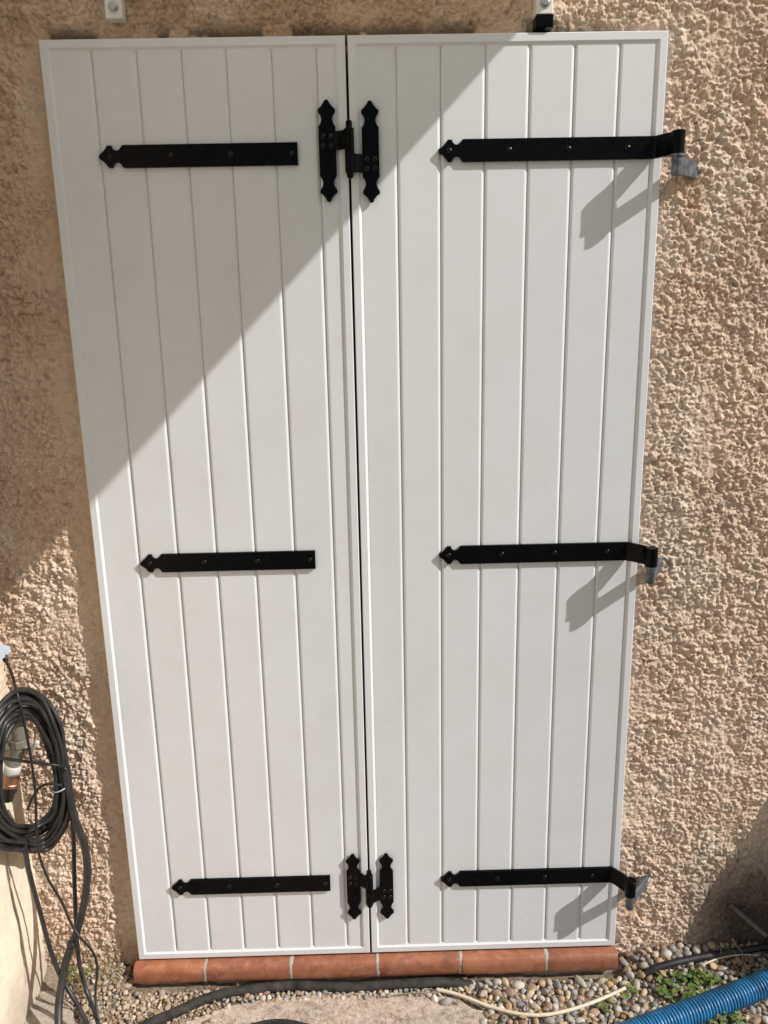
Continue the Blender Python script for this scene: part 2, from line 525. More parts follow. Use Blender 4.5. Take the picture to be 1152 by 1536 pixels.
# vertical trowel drag on the right-hand side, crack at upper left
h += 0.0012*right*(vnoise(gx*130, gz*11, 99)-0.5)
und = 0.010*(fbm(gx*3.1, gz*2.3, 101, 3)-0.5)
y = WALL_Y-h-und*rough
# tint
base = np.array([0.765, 0.590, 0.460])
tn = fbm(gx*6, gz*6, 111, 5)
ct = base*(0.86+0.28*tn[..., None])
pale = np.array([0.80, 0.69, 0.565]); ora = np.array([0.74, 0.525, 0.365]); brown = np.array([0.46, 0.325, 0.21])
def blend(c, target, w):
    return c*(1-w[..., None])+target*w[..., None]
ct = blend(ct, pale, 0.55*smooth(0.52, 0.70, fbm(gx*11+4, gz*8, 117, 4)))
ct = blend(ct, ora, 0.45*smooth(0.50, 0.66, fbm(gx*8+14, gz*5+3, 121, 4))*(1-0.5*right))
ct = blend(ct, ora*0.92, 0.55*(1-rough)*np.where(gx < 0, 1.0, 0.75)*(0.3+1.2*fbm(gx*9, gz*6, 187, 3)))
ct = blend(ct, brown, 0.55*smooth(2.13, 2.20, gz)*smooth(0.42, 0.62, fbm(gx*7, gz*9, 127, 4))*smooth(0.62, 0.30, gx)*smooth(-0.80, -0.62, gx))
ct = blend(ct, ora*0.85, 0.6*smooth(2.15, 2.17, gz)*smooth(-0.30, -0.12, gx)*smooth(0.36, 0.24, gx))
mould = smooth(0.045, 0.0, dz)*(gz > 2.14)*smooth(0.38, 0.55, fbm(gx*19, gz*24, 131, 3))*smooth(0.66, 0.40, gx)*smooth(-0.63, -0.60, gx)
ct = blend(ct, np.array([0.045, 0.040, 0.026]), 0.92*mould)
# rust runs under the pintles
for (rx, rz, rl, rw, amt) in ((0.705, 1.875, 0.24, 0.030, 0.42), (0.690, 1.03, 0.12, 0.02, 0.3), (0.66, 0.10, 0.10, 0.045, 0.45)):
    w = np.exp(-((gx-rx+0.02*(vnoise(gz*20, gz*0, 5)-0.5))/rw)**2)*smooth(rz-rl, rz-0.02, gz)*(gz < rz+0.01)*(0.4+0.9*fbm(gx*50, gz*30, 137, 3))
    ct = blend(ct, np.array([0.50, 0.245, 0.12]), np.clip(amt*w, 0, 1))
for (rx, rz) in ((0.626, 1.565), (0.628, 1.275)):
    w = np.exp(-((gx-rx)**2+(gz-rz)**2)/0.006**2)
    ct = blend(ct, np.array([0.42, 0.12, 0.05]), np.clip(0.9*w, 0, 1))
# foot of the wall: splash dirt, at the right blackened with painted-in shade
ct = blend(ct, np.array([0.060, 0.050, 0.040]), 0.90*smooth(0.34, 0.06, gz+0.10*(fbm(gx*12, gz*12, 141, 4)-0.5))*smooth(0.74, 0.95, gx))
ct = blend(ct, np.array([0.33, 0.25, 0.17]), 0.5*smooth(0.09, -0.02, gz)*(gx < 0))
ct = np.concatenate([ct, np.ones(gx.shape+(1,))], -1)
V = np.stack([gx, y, gz], -1)
ny, nx = gx.shape
idx = np.arange(nx*ny).reshape(ny, nx)
F = np.stack([idx[:-1, :-1], idx[:-1, 1:], idx[1:, 1:], idx[1:, :-1]], -1)
cx = gx[:-1, :-1]+ST/2; cz = gz[:-1, :-1]+ST/2
keep = ~((np.abs(cx) < 0.597) & (cz < 2.127))
F = F[keep].reshape(-1, 4)
used = np.zeros(nx*ny, bool); used[F.ravel()] = True
remap = np.cumsum(used)-1
hw_ = empty('house_wall', (0, WALL_Y, -0.10))
tag(hw_, 'tan rough-cast rendered house wall around the white folding shutters', 'wall')
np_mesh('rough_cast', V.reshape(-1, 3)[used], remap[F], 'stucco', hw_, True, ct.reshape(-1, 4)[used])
# rest of the wall beyond the finely modelled part, reveals and the dark door behind
bm = bmesh.new()
for (x0, x1, z0, z1) in ((1.255, 5.0, -0.13, 3.6), (SIDE_X-0.004, 1.255, 2.395, 3.6)):
    bm_box(bm, x0, x1, WALL_Y-0.002, WALL_Y+0.25, z0, z1)
from_bm('wall_field', bm, 'stucco_far', hw_)
bm = bmesh.new()
bm_box(bm, -0.70, -0.592, WALL_Y+0.012, 0.25, -0.12, 2.20)
bm_box(bm, 0.592, 0.70, WALL_Y+0.012, 0.25, -0.12, 2.20)
bm_box(bm, -0.592, 0.592, WALL_Y+0.012, 0.25, 2.122, 2.20)
from_bm('reveal', bm, 'stucco_far', hw_)
box('door_panel', -0.592, 0.592, 0.16, 0.20, -0.12, 2.122, 'door', hw_)
box('jamb_strip', 0.600, 0.6255, 0.0285, 0.040, 0.0, 2.145, 'timber', hw_)

# ------------------------------------------------------------------ smoother cream side wall at the left
ys = np.concatenate([np.arange(-0.32, 0.06, 0.003)]); zs = np.arange(-0.13, 1.25, 0.003)
gy, gz = np.meshgrid(ys, zs)
up_ = smooth(0.62, 0.86, gz+0.10*(fbm(gy*10, gz*10, 211, 3)-0.5))
corner = smooth(-0.03, 0.03, gy)
f1, f2, hv = worley(gy/0.017, gz/0.015, 203)
h = (0.0045*np.clip(1-f1*1.25, 0, 1)*(0.3+hv)+0.004*(fbm(gy*40, gz*40, 205, 3)-0.5))*np.clip(up_+0.5*corner, 0, 1)
h += 0.006*(fbm(gy*7, gz*6, 207, 3)-0.5)+0.0012*(fbm(gy*60, gz*60, 209, 3)-0.5)
# fine wavering vertical groove, tinted darker
vline = np.exp(-((gy+0.085+0.03*(fbm(gz*7, gz*0, 215, 4)-0.5))/0.0022)**2)*(gz < 0.40)*(gz > 0.02)
h -= 0.004*vline
ct = np.array([0.70, 0.615, 0.495])*(0.90+0.2*fbm(gy*8, gz*8, 213, 4)[..., None])
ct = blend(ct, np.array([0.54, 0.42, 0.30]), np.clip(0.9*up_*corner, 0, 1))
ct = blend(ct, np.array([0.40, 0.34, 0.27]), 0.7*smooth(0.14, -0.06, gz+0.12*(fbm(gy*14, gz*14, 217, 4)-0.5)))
ct = blend(ct, np.array([0.22, 0.17, 0.12]), 0.8*vline)
ct = np.concatenate([ct, np.ones(gy.shape+(1,))], -1)
ny, nx = gy.shape
idx = np.arange(nx*ny).reshape(ny, nx)
F = np.stack([idx[:-1, :-1], idx[:-1, 1:], idx[1:, 1:], idx[1:, :-1]], -1).reshape(-1, 4)
sw = empty('side_wall', (SIDE_X, -0.3, -0.10))
tag(sw, 'smooth cream plastered side wall in the corner behind the coiled black cable', 'wall')
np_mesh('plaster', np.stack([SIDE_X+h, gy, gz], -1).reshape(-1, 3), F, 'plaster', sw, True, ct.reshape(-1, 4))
bm = bmesh.new()
bm_box(bm, SIDE_X-0.25, SIDE_X-0.001, -2.2, -0.32, -0.13, 2.395)
bm_box(bm, SIDE_X-0.25, SIDE_X-0.001, -0.32, 0.06, 1.247, 2.395)
from_bm('wall_field', bm, simple('cream_wall_far', (0.60, 0.50, 0.37), 0.95, 0.1, 12, 0.4, 60, bdist=0.006), sw)

# ------------------------------------------------------------------ canopy on two white brackets (its lower right edge casts the slanting shadow)
CZ = 2.80; CX = CZ-1.83; CD = 0.80; CS = SA-SB     # height at the wall, right edge, depth, fall per metre
def awning_mat():
    m, nt, b = nodes_of('cream_awning_cloth')
    out = nt.nodes['Material Output']
    d = N(nt, 'ShaderNodeBsdfDiffuse'); t = N(nt, 'ShaderNodeBsdfTranslucent'); mx = N(nt, 'ShaderNodeMixShader')
    w = noise_node(nt, 300, 3, 0.6, 0, objvec(nt))
    c = ramp(nt, w.outputs[0], [(0.3, (0.84, 0.81, 0.74)), (0.7, (0.90, 0.87, 0.80))])
    nt.links.new(c.outputs[0], d.inputs[0]); nt.links.new(c.outputs[0], t.inputs[0])
    mx.inputs[0].default_value = 0.84
    nt.links.new(d.outputs[0], mx.inputs[1]); nt.links.new(t.outputs[0], mx.inputs[2])
    nt.links.new(mx.outputs[0], out.inputs[0])
    return m
can = empty('awning', (0, WALL_Y, CZ))
tag(can, 'cream cloth awning on two white steel brackets bolted to the wall above the shutters', 'awning')
bm = bmesh.new()
q = []
for yy in (WALL_Y-0.006, -CD):
    zz = CZ+yy*CS
    q.append([bm.verts.new((x, yy, zz+dz_)) for x, dz_ in ((SIDE_X+0.012, 0), (CX, 0), (CX, 0.0015), (SIDE_X+0.012, 0.0015))])
for k in range(4):
    bm.faces.new((q[0][k], q[0][(k+1) % 4], q[1][(k+1) % 4], q[1][k]))
bm.faces.new(q[0][::-1]); bm.faces.new(q[1])
from_bm('cloth', bm, awning_mat(), can)
zf = CZ-CD*CS
box('front_bar', SIDE_X+0.012, CX-0.002, -CD-0.034, -CD-0.0005, zf-0.012, zf+0.022, 'white_metal', can, 0.003)
box('wall_rail', SIDE_X+0.012, CX-0.004, -0.020, WALL_Y+0.002, CZ+0.004, CZ+0.045, 'white_metal', can, 0.003)
for k, (bx, zb) in enumerate(((-0.468, 2.184), (0.372, 2.181))):
    bm = bmesh.new()
    bm_box(bm, bx-0.0165, bx+0.0165, -0.004, WALL_Y+0.002, zb, CZ-0.010, 0.002)
    # arm under the cloth
    v_ = []
    for yy in (-0.0042, -CD+0.002):
        zz = CZ+yy*CS-0.012
        v_.append([bm.verts.new((bx+dx_, yy, zz+dz_)) for dx_, dz_ in ((-0.011, -0.022), (0.011, -0.022), (0.011, 0.0), (-0.011, 0.0))])
    for kk in range(4):
        bm.faces.new((v_[0][kk], v_[0][(kk+1) % 4], v_[1][(kk+1) % 4], v_[1][kk]))
    bm.faces.new(v_[0][::-1]); bm.faces.new(v_[1])
    br = from_bm('bracket', bm, 'white_metal', can)
    bm = bmesh.new()
    bm_lathe(bm, [(-0.002, 0.0105), (0.0012, 0.0105), (0.0014, 0.0075), (0.0052, 0.0070), (0.0060, 0.0055)], (bx+0.001, -0.004, zb+0.020), (0, -1, 0), 18)
    from_bm('bolt', bm, 'bolt', br)
box('rubber_stop', 0.3555, 0.3895, -0.006, WALL_Y+0.002, 2.157, 2.1805, 'black', can, 0.002)

# ------------------------------------------------------------------ folding shutter leaves
PANEL_Y = 0.0035
def frame_mesh(x0, x1, z0, z1, w, bev):
    """mitred frame with an inner bevel that falls to the boards"""
    bm = bmesh.new()
    def ring(i, y):
        return [bm.verts.new(p) for p in ((x0+i, y, z0+i), (x1-i, y, z0+i), (x1-i, y, z1-i), (x0+i, y, z1-i))]
    e = 0.0015
    rings = [ring(w+bev+0.002, 0.027), ring(0, 0.027), ring(0, e), ring(e, 0.0), ring(w, 0.0), ring(w+bev*0.6, PANEL_Y*0.75), ring(w+bev, PANEL_Y+0.0005), ring(w+bev+0.002, PANEL_Y+0.0035)]
    for r0, r1 in zip(rings, rings[1:]+rings[:1]):
        for k in range(4):
            bm.faces.new((r0[k], r0[(k+1) % 4], r1[(k+1) % 4], r1[k]))
    return bm
def board(x0, x1, z0, z1, parent):
    """tongue-and-groove board: flat face, wider sloping edge on the right, narrow one on the left"""
    d = 0.0036; l = 0.0034; r = 0.0062
    prof = [(x0, 0.022), (x0, PANEL_Y+d), (x0+l*0.85, PANEL_Y+0.0006), (x0+l*1.5, PANEL_Y), (x1-r*1.3, PANEL_Y), (x1-r*0.9, PANEL_Y+0.0005), (x1-0.0006, PANEL_Y+d), (x1-0.0006, 0.022)]
    bm = bmesh.new()
    a = [bm.verts.new((p[0], p[1], z0)) for p in prof]
    b = [bm.verts.new((p[0], p[1], z1)) for p in prof]
    n = len(prof)
    for i in range(n):
        j = (i+1) % n
        bm.faces.new((a[i], a[j], b[j], b[i]))
    bm.faces.new(a[::-1]); bm.faces.new(b)
    return from_bm('board', bm, 'paint', parent)
def leaf(name, label, x0, x1, inner0, grooves, inner1):
    t = empty(name, ((x0+x1)/2, 0.0, 0.0))
    tag(t, label, 'shutter', 'leaves of the white folding shutter')
    w = 0.0150; bev = 0.0055
    fr = from_bm('frame', frame_mesh(x0, x1, 0.0, 2.15, w, bev), 'paint', t)
    ed = [x0+w+0.002]+grooves+[x1-w-0.002]
    for a, b in zip(ed, ed[1:]):
        board(a, b, w+0.002, 2.15-w-0.002, t)
    return t
left = leaf('folding_shutter_leaf', 'white boarded shutter leaf with short black straps, left of the gap, hanging over the brown corner', -0.6205, -0.0205, -0.602, [-0.5215, -0.433, -0.3445, -0.2565, -0.1665, -0.0775], -0.042)
left['label'] = 'white boarded shutter leaf with three short square-ended black straps'
right_leaf = leaf('folding_shutter_leaf', 'white boarded shutter leaf whose three long black straps reach the wall pintles', -0.0155, 0.6205, 0.004, [0.0805, 0.169, 0.259, 0.3475, 0.4375, 0.5275], 0.607)

def strap_tip(h, n=6):
    """upper outline of the fleur tip from point to full width, (distance from tip, half height)"""
    pts = [(0.0, 0.0025), (0.004, 0.0060), (0.009, 0.0092), (0.0135, 0.0132), (0.0165, 0.0182), (0.0185, h*0.97), (0.0265, h*0.97)]
    c, r = 0.0365, 0.0100
    for k in range(1, n):
        a = math.pi*k/n
        pts.append((c-r*math.cos(a), h*0.97-0.0105*math.sin(a)))
    pts += [(0.0475, h*0.97), (0.0500, h)]
    return pts
def bolts(parent, xs, z, y=-0.003):
    for x in xs:
        bm = bmesh.new()
        bm_lathe(bm, [(-0.001, 0.0062), (0.0006, 0.0060), (0.0018, 0.0047), (0.0026, 0.0026), (0.0028, 0.0008)], (x, y, z), (0, -1, 0), 14)
        from_bm('bolt_head', bm, 'bolt_black', parent, True)
for z0, xa, xb, bx in ((1.9350, -0.5235, -0.1225, None), (1.0745, -0.5185, -0.1205, None), (0.2150, -0.5175, -0.1165, None)):
    h = 0.0216; t = strap_tip(h)
    pts = [(xa+d, z0+v) for d, v in t]+[(xb, z0+h), (xb, z0-h)]+[(xa+d, z0-v) for d, v in reversed(t)]
    bm = bmesh.new(); bm_plate(bm, pts[::-1], PANEL_Y+0.0002, -0.0032, 0.0006)
    s = from_bm('strap', bm, 'black', left)
    bolts(s, [xa+0.021, xa+0.145, xa+0.266, xb-0.012], z0, -0.0032)

BX, BY, BR_ = 0.6345, -0.0495, 0.0132           # axis of the strap eyes, outside the leaf
for z0, xa, jb in ((1.9355, 0.1640, 0.600), (1.0775, 0.1630, 0.592), (0.2165, 0.1655, 0.598)):
    h = 0.0216; t = strap_tip(h)
    pts = [(xa+d, z0+v) for d, v in t]+[(jb, z0+h), (jb, z0-h)]+[(xa+d, z0-v) for d, v in reversed(t)]
    bm = bmesh.new(); bm_plate(bm, pts[::-1], PANEL_Y+0.0002, -0.0035, 0.0006)
    s = from_bm('strap', bm, 'black', right_leaf)
    bolts(s, [xa+0.021, xa+0.143, xa+0.264, xa+0.385], z0, -0.0035)
    # arm bent out from the leaf towards the eye
    th = 0.0065
    ctr = [(jb-0.006, 0.0000), (jb+0.002, -0.0012), (jb+0.008, -0.0060), (BX-0.012, BY+0.020), (BX-0.0065, BY+0.008), (BX-0.004, BY)]
    bm = bmesh.new(); rows = []
    for i, (x, yy) in enumerate(ctr):
        a = Vector(ctr[max(i-1, 0)]); b = Vector(ctr[min(i+1, len(ctr)-1)])
        tn_ = (b-a).normalized(); nn = Vector((-tn_.y, tn_.x))*th/2
        rows.append([bm.verts.new((x+sx*nn.x, yy+sx*nn.y, z0+sz*h*0.995)) for sx, sz in ((-1, -1), (1, -1), (1, 1), (-1, 1))])
    for r0, r1 in zip(rows, rows[1:]):
        for k in range(4):
            bm.faces.new((r0[k], r0[(k+1) % 4], r1[(k+1) % 4], r1[k]))
    bm.faces.new(rows[0][::-1]); bm.faces.new(rows[-1])
    from_bm('arm', bm, 'black', s)
    bm = bmesh.new()
    bm_lathe(bm, [(0, 0.0066), (0, BR_-0.0006), (0.0006, BR_), (2*h-0.0006, BR_), (2*h, BR_-0.0006), (2*h, 0.0066), (2*h-0.001, 0.0004)], (BX, BY, z0-h), (0, 0, 1), 24, cap=False)
    o = from_bm('eye', bm, 'black', s, True)
    o.modifiers.new('edge', 'EDGE_SPLIT').split_angle = R(40)

# wall pintles: a pin on a zinc plate let into the wall
for z0, lab in ((1.9355, 'galvanised wall pintle with rust run, holding the uppermost long strap'),
                (1.0775, 'galvanised wall pintle holding the middle long strap of the shutter'),
                (0.2165, 'galvanised wall pintle holding the lowest long strap, near the gravel')):
    zt = z0-0.0220; hb = 0.037
    t = empty('wall_pintle', (BX, BY, zt))
    tag(t, lab, 'hinge', 'wall pintles of the shutter')
    bm = bmesh.new()
    bm_lathe(bm, [(-hb-0.003, 0.0080), (-hb, 0.0098), (-0.004, 0.0100), (-0.004, 0.0138), (0.0, 0.0138), (0.0, 0.0062), (0.036, 0.0062), (0.038, 0.004)], (BX, BY, zt), (0, 0, 1), 22)
    o = from_bm('pin', bm, 'zinc', t, True)
    o.modifiers.new('edge', 'EDGE_SPLIT').split_angle = R(40)
    # plate runs back into the wall
    a = Vector((BX+0.004, BY+0.004)); b = Vector((BX+(0.060 if abs(z0-1.0775) < 0.01 else 0.083), WALL_Y+0.015))
    d = (b-a).normalized(); nn = Vector((-d.y, d.x))*0.0048
    bm = bmesh.new()
    q = [a+nn, b+nn, b-nn, a-nn]
    lo = [bm.verts.new((p.x, p.y, zt-hb+0.001)) for p in q]
    hi = [bm.verts.new((p.x, p.y, zt-0.0042)) for p in q]
    for k in range(4):
        bm.faces.new((lo[k], lo[(k+1) % 4], hi[(k+1) % 4], hi[k]))
    bm.faces.new(lo[::-1]); bm.faces.new(hi)
    bmesh.ops.bevel(bm, geom=list(bm.edges), offset=0.001, segments=1, affect='EDGES')
    from_bm('plate', bm, 'zinc', t)

# H hinges between the two leaves
def h_outline(x, zc, L, hw):
    half = []
    # from the tip downwards
    prof = [(0, .0028), (.003, .0048), (.008, .0066), (.013, .0108), (.0165, .0165), (.0185, .0178), (.0235, .0170), (.0270, .0140), (.0310, .0112), (.0360, .0103), (.0410, .0112), (.0455, .0140), (.0495, .0172)]
    R_ = [(x+w, zc+L/2-d) for d, w in prof]+[(x+w, zc-L/2+d) for d, w in reversed(prof)]
    L_ = [(x-w, zc-L/2+d) for d, w in prof]+[(x-w, zc+L/2-d) for d, w in reversed(prof)]
    return R_+L_
KX, KY = -0.0170, -0.0125
for zc, lx, rx, dzr in ((1.938, -0.0615, 0.0255, -0.003), (0.2030, -0.0575, 0.0265, -0.001)):
    for leaf_o, px_, zz, sgn, tz in ((left, lx, zc, 1, 0.020), (right_leaf, rx, zc+dzr, -1, -0.021)):
        bm = bmesh.new()
        bm_plate(bm, h_outline(px_, zz, 0.192, 0.0168)[::-1], -0.0001 if leaf_o is left else -0.0001, -0.0042, 0.0007)
        hp = from_bm('hinge_plate', bm, 'black', leaf_o)
        # tab rising from the plate to the knuckle
        bm = bmesh.new()
        xs_ = (px_+sgn*0.014, px_+sgn*0.021, KX-sgn*0.006, KX)
        ysf = (-0.0040, -0.0062, KY-0.0040, KY-0.0062)
        z1_, z2_ = zz+tz-0.0175, zz+tz+0.0175
        rows = [[bm.verts.new((xx, yy+dy, zq)) for dy, zq in ((0, z1_), (0.0045, z1_), (0.0045, z2_), (0, z2_))] for xx, yy in zip(xs_, ysf)]
        for r0, r1 in zip(rows, rows[1:]):
            for k in range(4):
                bm.faces.new((r0[k], r0[(k+1) % 4], r1[(k+1) % 4], r1[k]))
        bm.faces.new(rows[0][::-1]); bm.faces.new(rows[-1])
        from_bm('tab', bm, 'black', hp)
        bm = bmesh.new()
        if leaf_o is left:
            pr = [(zc+0.001, 0.0098), (zc+0.040, 0.0098), (zc+0.0415, 0.0070), (zc+0.0425, 0.0064), (zc+0.050, 0.0066), (zc+0.054, 0.0058), (zc+0.056, 0.0030)]
        else:
            pr = [(zc-0.053, 0.0040), (zc-0.050, 0.0068), (zc-0.0435, 0.0070), (zc-0.042, 0.0098), (zc+0.000, 0.0098)]
        bm_lathe(bm, pr, (KX, KY, 0), (0, 0, 1), 18)
        o = from_bm('knuckle', bm, 'black', hp, True)
        o.modifiers.new('edge', 'EDGE_SPLIT').split_angle = R(35)
        bolts(hp, [px_-0.008, px_+0.008], zz+tz+0.008, -0.0036)
        bolts(hp, [px_-0.008, px_+0.008], zz+tz-0.010, -0.0036)

# ------------------------------------------------------------------ terracotta sill
sill = empty('sill', (0, 0, -0.054))
tag(sill, 'row of rounded terracotta sill tiles under the white shutters', 'sill')
joints = [-0.634, -0.447, -0.226, -0.002, 0.2145, 0.437, 0.6275]
ytop, zt = -0.004, -0.0055
prof = [(0.075, -0.058), (0.075, zt+0.002), (0.012, zt)]
for k in range(9):
    a = R(90*k/8)
    prof.append((ytop-0.012-0.012*math.sin(a)*1.0+0.0, zt-0.020+0.020*math.cos(a)))
prof += [(-0.0280, -0.036), (-0.0272, -0.046), (-0.0245, -0.0520), (-0.018, -0.054)]
rs = random.Random(5)
for x0, x1 in zip(joints, joints[1:]):
    bm = bmesh.new()
    g = 0.0045
    dzz = rs.uniform(-0.0012, 0.0012); dyy = rs.uniform(-0.0015, 0.0015)
    cols_ = []
    steps = 10
    for s_ in range(steps+1):
        x = x0+g+(x1-x0-2*g)*s_/steps
        e = 0.0015 if s_ in (0, steps) else 0.0
        cols_.append([bm.verts.new((x, yy+dyy+(e if yy < 0.01 else 0)+rs.uniform(-.0004, .0004), zz+dzz-(e if zz > -0.03 else 0))) for yy, zz in prof])
    m = len(prof)
    for c0, c1 in zip(cols_, cols_[1:]):
        for k in range(m):
            bm.faces.new((c0[k], c0[(k+1) % m], c1[(k+1) % m], c1[k]))
    bm.faces.new(cols_[0][::-1]); bm.faces.new(cols_[-1])
    o = from_bm('sill_tile', bm, 'terracotta', sill, True)
    o.modifiers.new('edge', 'EDGE_SPLIT').split_angle = R(45)
for x in joints[1:-1]:
    bm = bmesh.new(); rows = []
    for s_ in range(3):
        xx = x-0.0058+0.0058*s_
        rows.append([bm.verts.new((xx+rs.uniform(-.0012, .0012), yy+0.0022+rs.uniform(-.0008, .0008), zz-0.0016)) for yy, zz in prof])
    for c0, c1 in zip(rows, rows[1:]):
        for k in range(len(prof)):
            bm.faces.new((c0[k], c0[(k+1) % len(prof)], c1[(k+1) % len(prof)], c1[k]))
    bm.faces.new(rows[0][::-1]); bm.faces.new(rows[-1])
    from_bm('mortar_joint', bm, 'mortar', sill, True)
box('bedding', -0.622, 0.617, -0.004, 0.09, -0.13, -0.0535, 'mortar', sill)

# ------------------------------------------------------------------ gravel
ico = {}
for lv in (2, 3):
    bm = bmesh.new(); bmesh.ops.create_icosphere(bm, subdivisions=lv, radius=1.0)
    bm.verts.ensure_lookup_table()
    ico[lv] = (np.array([v.co[:] for v in bm.verts]), np.array([[v.index for v in f.verts] for f in bm.faces]))
    bm.free()
PAL = np.array([(0.42, 0.36, 0.28), (0.36, 0.33, 0.29), (0.50, 0.46, 0.39), (0.47, 0.33, 0.18), (0.30, 0.28, 0.255),
                (0.58, 0.53, 0.46), (0.38, 0.26, 0.155), (0.44, 0.40, 0.34), (0.36, 0.24, 0.17), (0.27, 0.265, 0.26), (0.52, 0.42, 0.28)])
rg = np.random.default_rng(11)
def rand_rot(tilt):
    a = rg.uniform(0, 2*math.pi); t = rg.normal(0, tilt); s = rg.normal(0, tilt)
    return np.array((Matrix.Rotation(a, 3, 'Z') @ Matrix.Rotation(t, 3, 'X') @ Matrix.Rotation(s, 3, 'Y')))
def stone(lv, size, angular=0.0, tilt=0.45):
    v, f = ico[lv]
    k = rg.uniform(0, 6.28, 6)
    r = 1+0.10*np.sin(2.1*v[:, 0]+k[0])+0.10*np.sin(2.4*v[:, 1]+k[1])+0.08*np.sin(2.8*v[:, 2]+k[2])
    if angular:
        r = r*(1-angular*np.abs(np.sin(3.7*v[:, 0]+k[3])*np.cos(3.1*v[:, 1]+k[4])))
    p = v*r[:, None]*np.array([rg.uniform(0.85, 1.35), rg.uniform(0.7, 1.0), rg.uniform(0.5, 0.8)])*size
    return p @ rand_rot(tilt).T, f
def slab_at(x, y):
    return -0.41 < x < 0.26 and y < -0.062+0.02*math.sin(x*8)
VV, FF, CC = [], [], []; nv = 0
placed = []
cells = {}
PACK = 0.76
def clear(x, y, r):
    i, j = int(math.floor(x/0.03)), int(math.floor(y/0.03))
    for a in (-1, 0, 1):
        for b in (-1, 0, 1):
            for (qx, qy, qr) in cells.get((i+a, j+b), ()):
                if (qx-x)**2+(qy-y)**2 < (PACK*(r+qr))**2:
                    return False
    return True
def drop(n, x0, x1, y0, y1, smin, smax, lv, layer, angular=0.0, dens=None, pal=PAL, light=1.0):
    global nv
    for _ in range(n):
        x = rg.uniform(x0, x1); yy = rg.uniform(y0, y1)
        if dens is not None and rg.uniform() > dens(x, yy):
            continue
        s = smin+(smax-smin)*rg.uniform()**1.7
        if not clear(x, yy, s):
            continue
        cells.setdefault((int(math.floor(x/0.03)), int(math.floor(yy/0.03))), []).append((x, yy, s))
        p, f = stone(lv, s, angular)
        z = ground_z(x, yy)+layer+s*0.28
        p = p+np.array([x, yy, z])
        # nothing pokes through the wall or the sill
        c = pal[rg.integers(len(pal))]*rg.uniform(0.60, 1.08)*light
        VV.append(p); FF.append(f+nv); nv += len(p)
        CC.append(np.tile(np.array([c[0], c[1], c[2], 1.0]), (len(p), 1)))
def right_d(x, yy):
    if abs(x) < 0.64 and yy > -0.034: return 0
    if slab_at(x, yy): return 0
    if x > 0.80 and yy < -0.03: return 0.35
    return 1.0
# large individual pebbles first, so the gravel fills round them
bigs = []
bp = [(937, 1444), (953, 1436), (967, 1447), (983, 1431), (1000, 1430), (1018, 1432), (1031, 1429), (1045, 1424), (963, 1461), (946, 1462), (975, 1465), (921, 1463), (939, 1476), (955, 1478),
      (709, 1474), (735, 1470), (758, 1473), (778, 1478), (797, 1481), (813, 1473), (836, 1477), (858, 1468), (871, 1473), (893, 1464), (906, 1480), (843, 1497), (794, 1490), (765, 1489), (823, 1508),
      (884, 1491), (917, 1498), (962, 1499), (953, 1512), (983, 1507), (702, 1497), (651, 1497), (668, 1503), (636, 1480), (893, 1518), (870, 1530), (838, 1531), (743, 1524), (725, 1533), (990, 1443), (1004, 1446)]
for (px, py) in bp:
    p = on_ground(px, py, 0.008)
    s = random.uniform(0.0098, 0.0140)
    if not clear(p.x, p.y, s*0.9) or (abs(p.x) < 0.64 and p.y > -0.036):
        continue
    cells.setdefault((int(math.floor(p.x/0.03)), int(math.floor(p.y/0.03))), []).append((p.x, p.y, s))
    bigs.append((p.x, p.y, ground_z(p.x, p.y)+s*0.55, s))
drop(14000, 0.20, 1.25, -0.30, WALL_Y-0.012, 0.0075, 0.0128, 3, 0.003, angular=0.12, dens=right_d)
drop(9000, 0.20, 1.25, -0.30, WALL_Y-0.012, 0.0036, 0.0075, 3, 0.000, angular=0.25, dens=right_d)
cells_keep = cells; cells = {}
drop(6000, 0.20, 1.15, -0.26, WALL_Y-0.016, 0.0065, 0.0118, 2, -0.004, dens=lambda x, yy: 0.8*right_d(x, yy))
cells = cells_keep
# small pebbles caught along the hose in front of the sill
drop(900, -0.42, 0.24, -0.072, -0.046, 0.005, 0.0095, 3, 0.006)
drop(250, -0.42, 0.24, -0.072, -0.046, 0.003, 0.006, 2, 0.006)
# pale crushed stone at the left
CR = np.array([(0.52, 0.42, 0.31), (0.46, 0.36, 0.26), (0.58, 0.49, 0.38), (0.40, 0.30, 0.21), (0.50, 0.37, 0.26), (0.44, 0.38, 0.32)])
drop(2500, -0.80, -0.38, -0.24, WALL_Y-0.012, 0.0065, 0.0125, 3, 0.001, angular=0.45, pal=CR, dens=lambda x, yy: 0 if (x > -0.64 and yy > -0.034) else (0.35 if slab_at(x, yy) else 1))
drop(5200, -0.80, -0.40, -0.24, WALL_Y-0.012, 0.003, 0.0075, 2, 0.002, angular=0.42, pal=CR, dens=lambda x, yy: 0 if (x > -0.64 and yy > -0.034) else (0.5 if slab_at(x, yy) else 1))
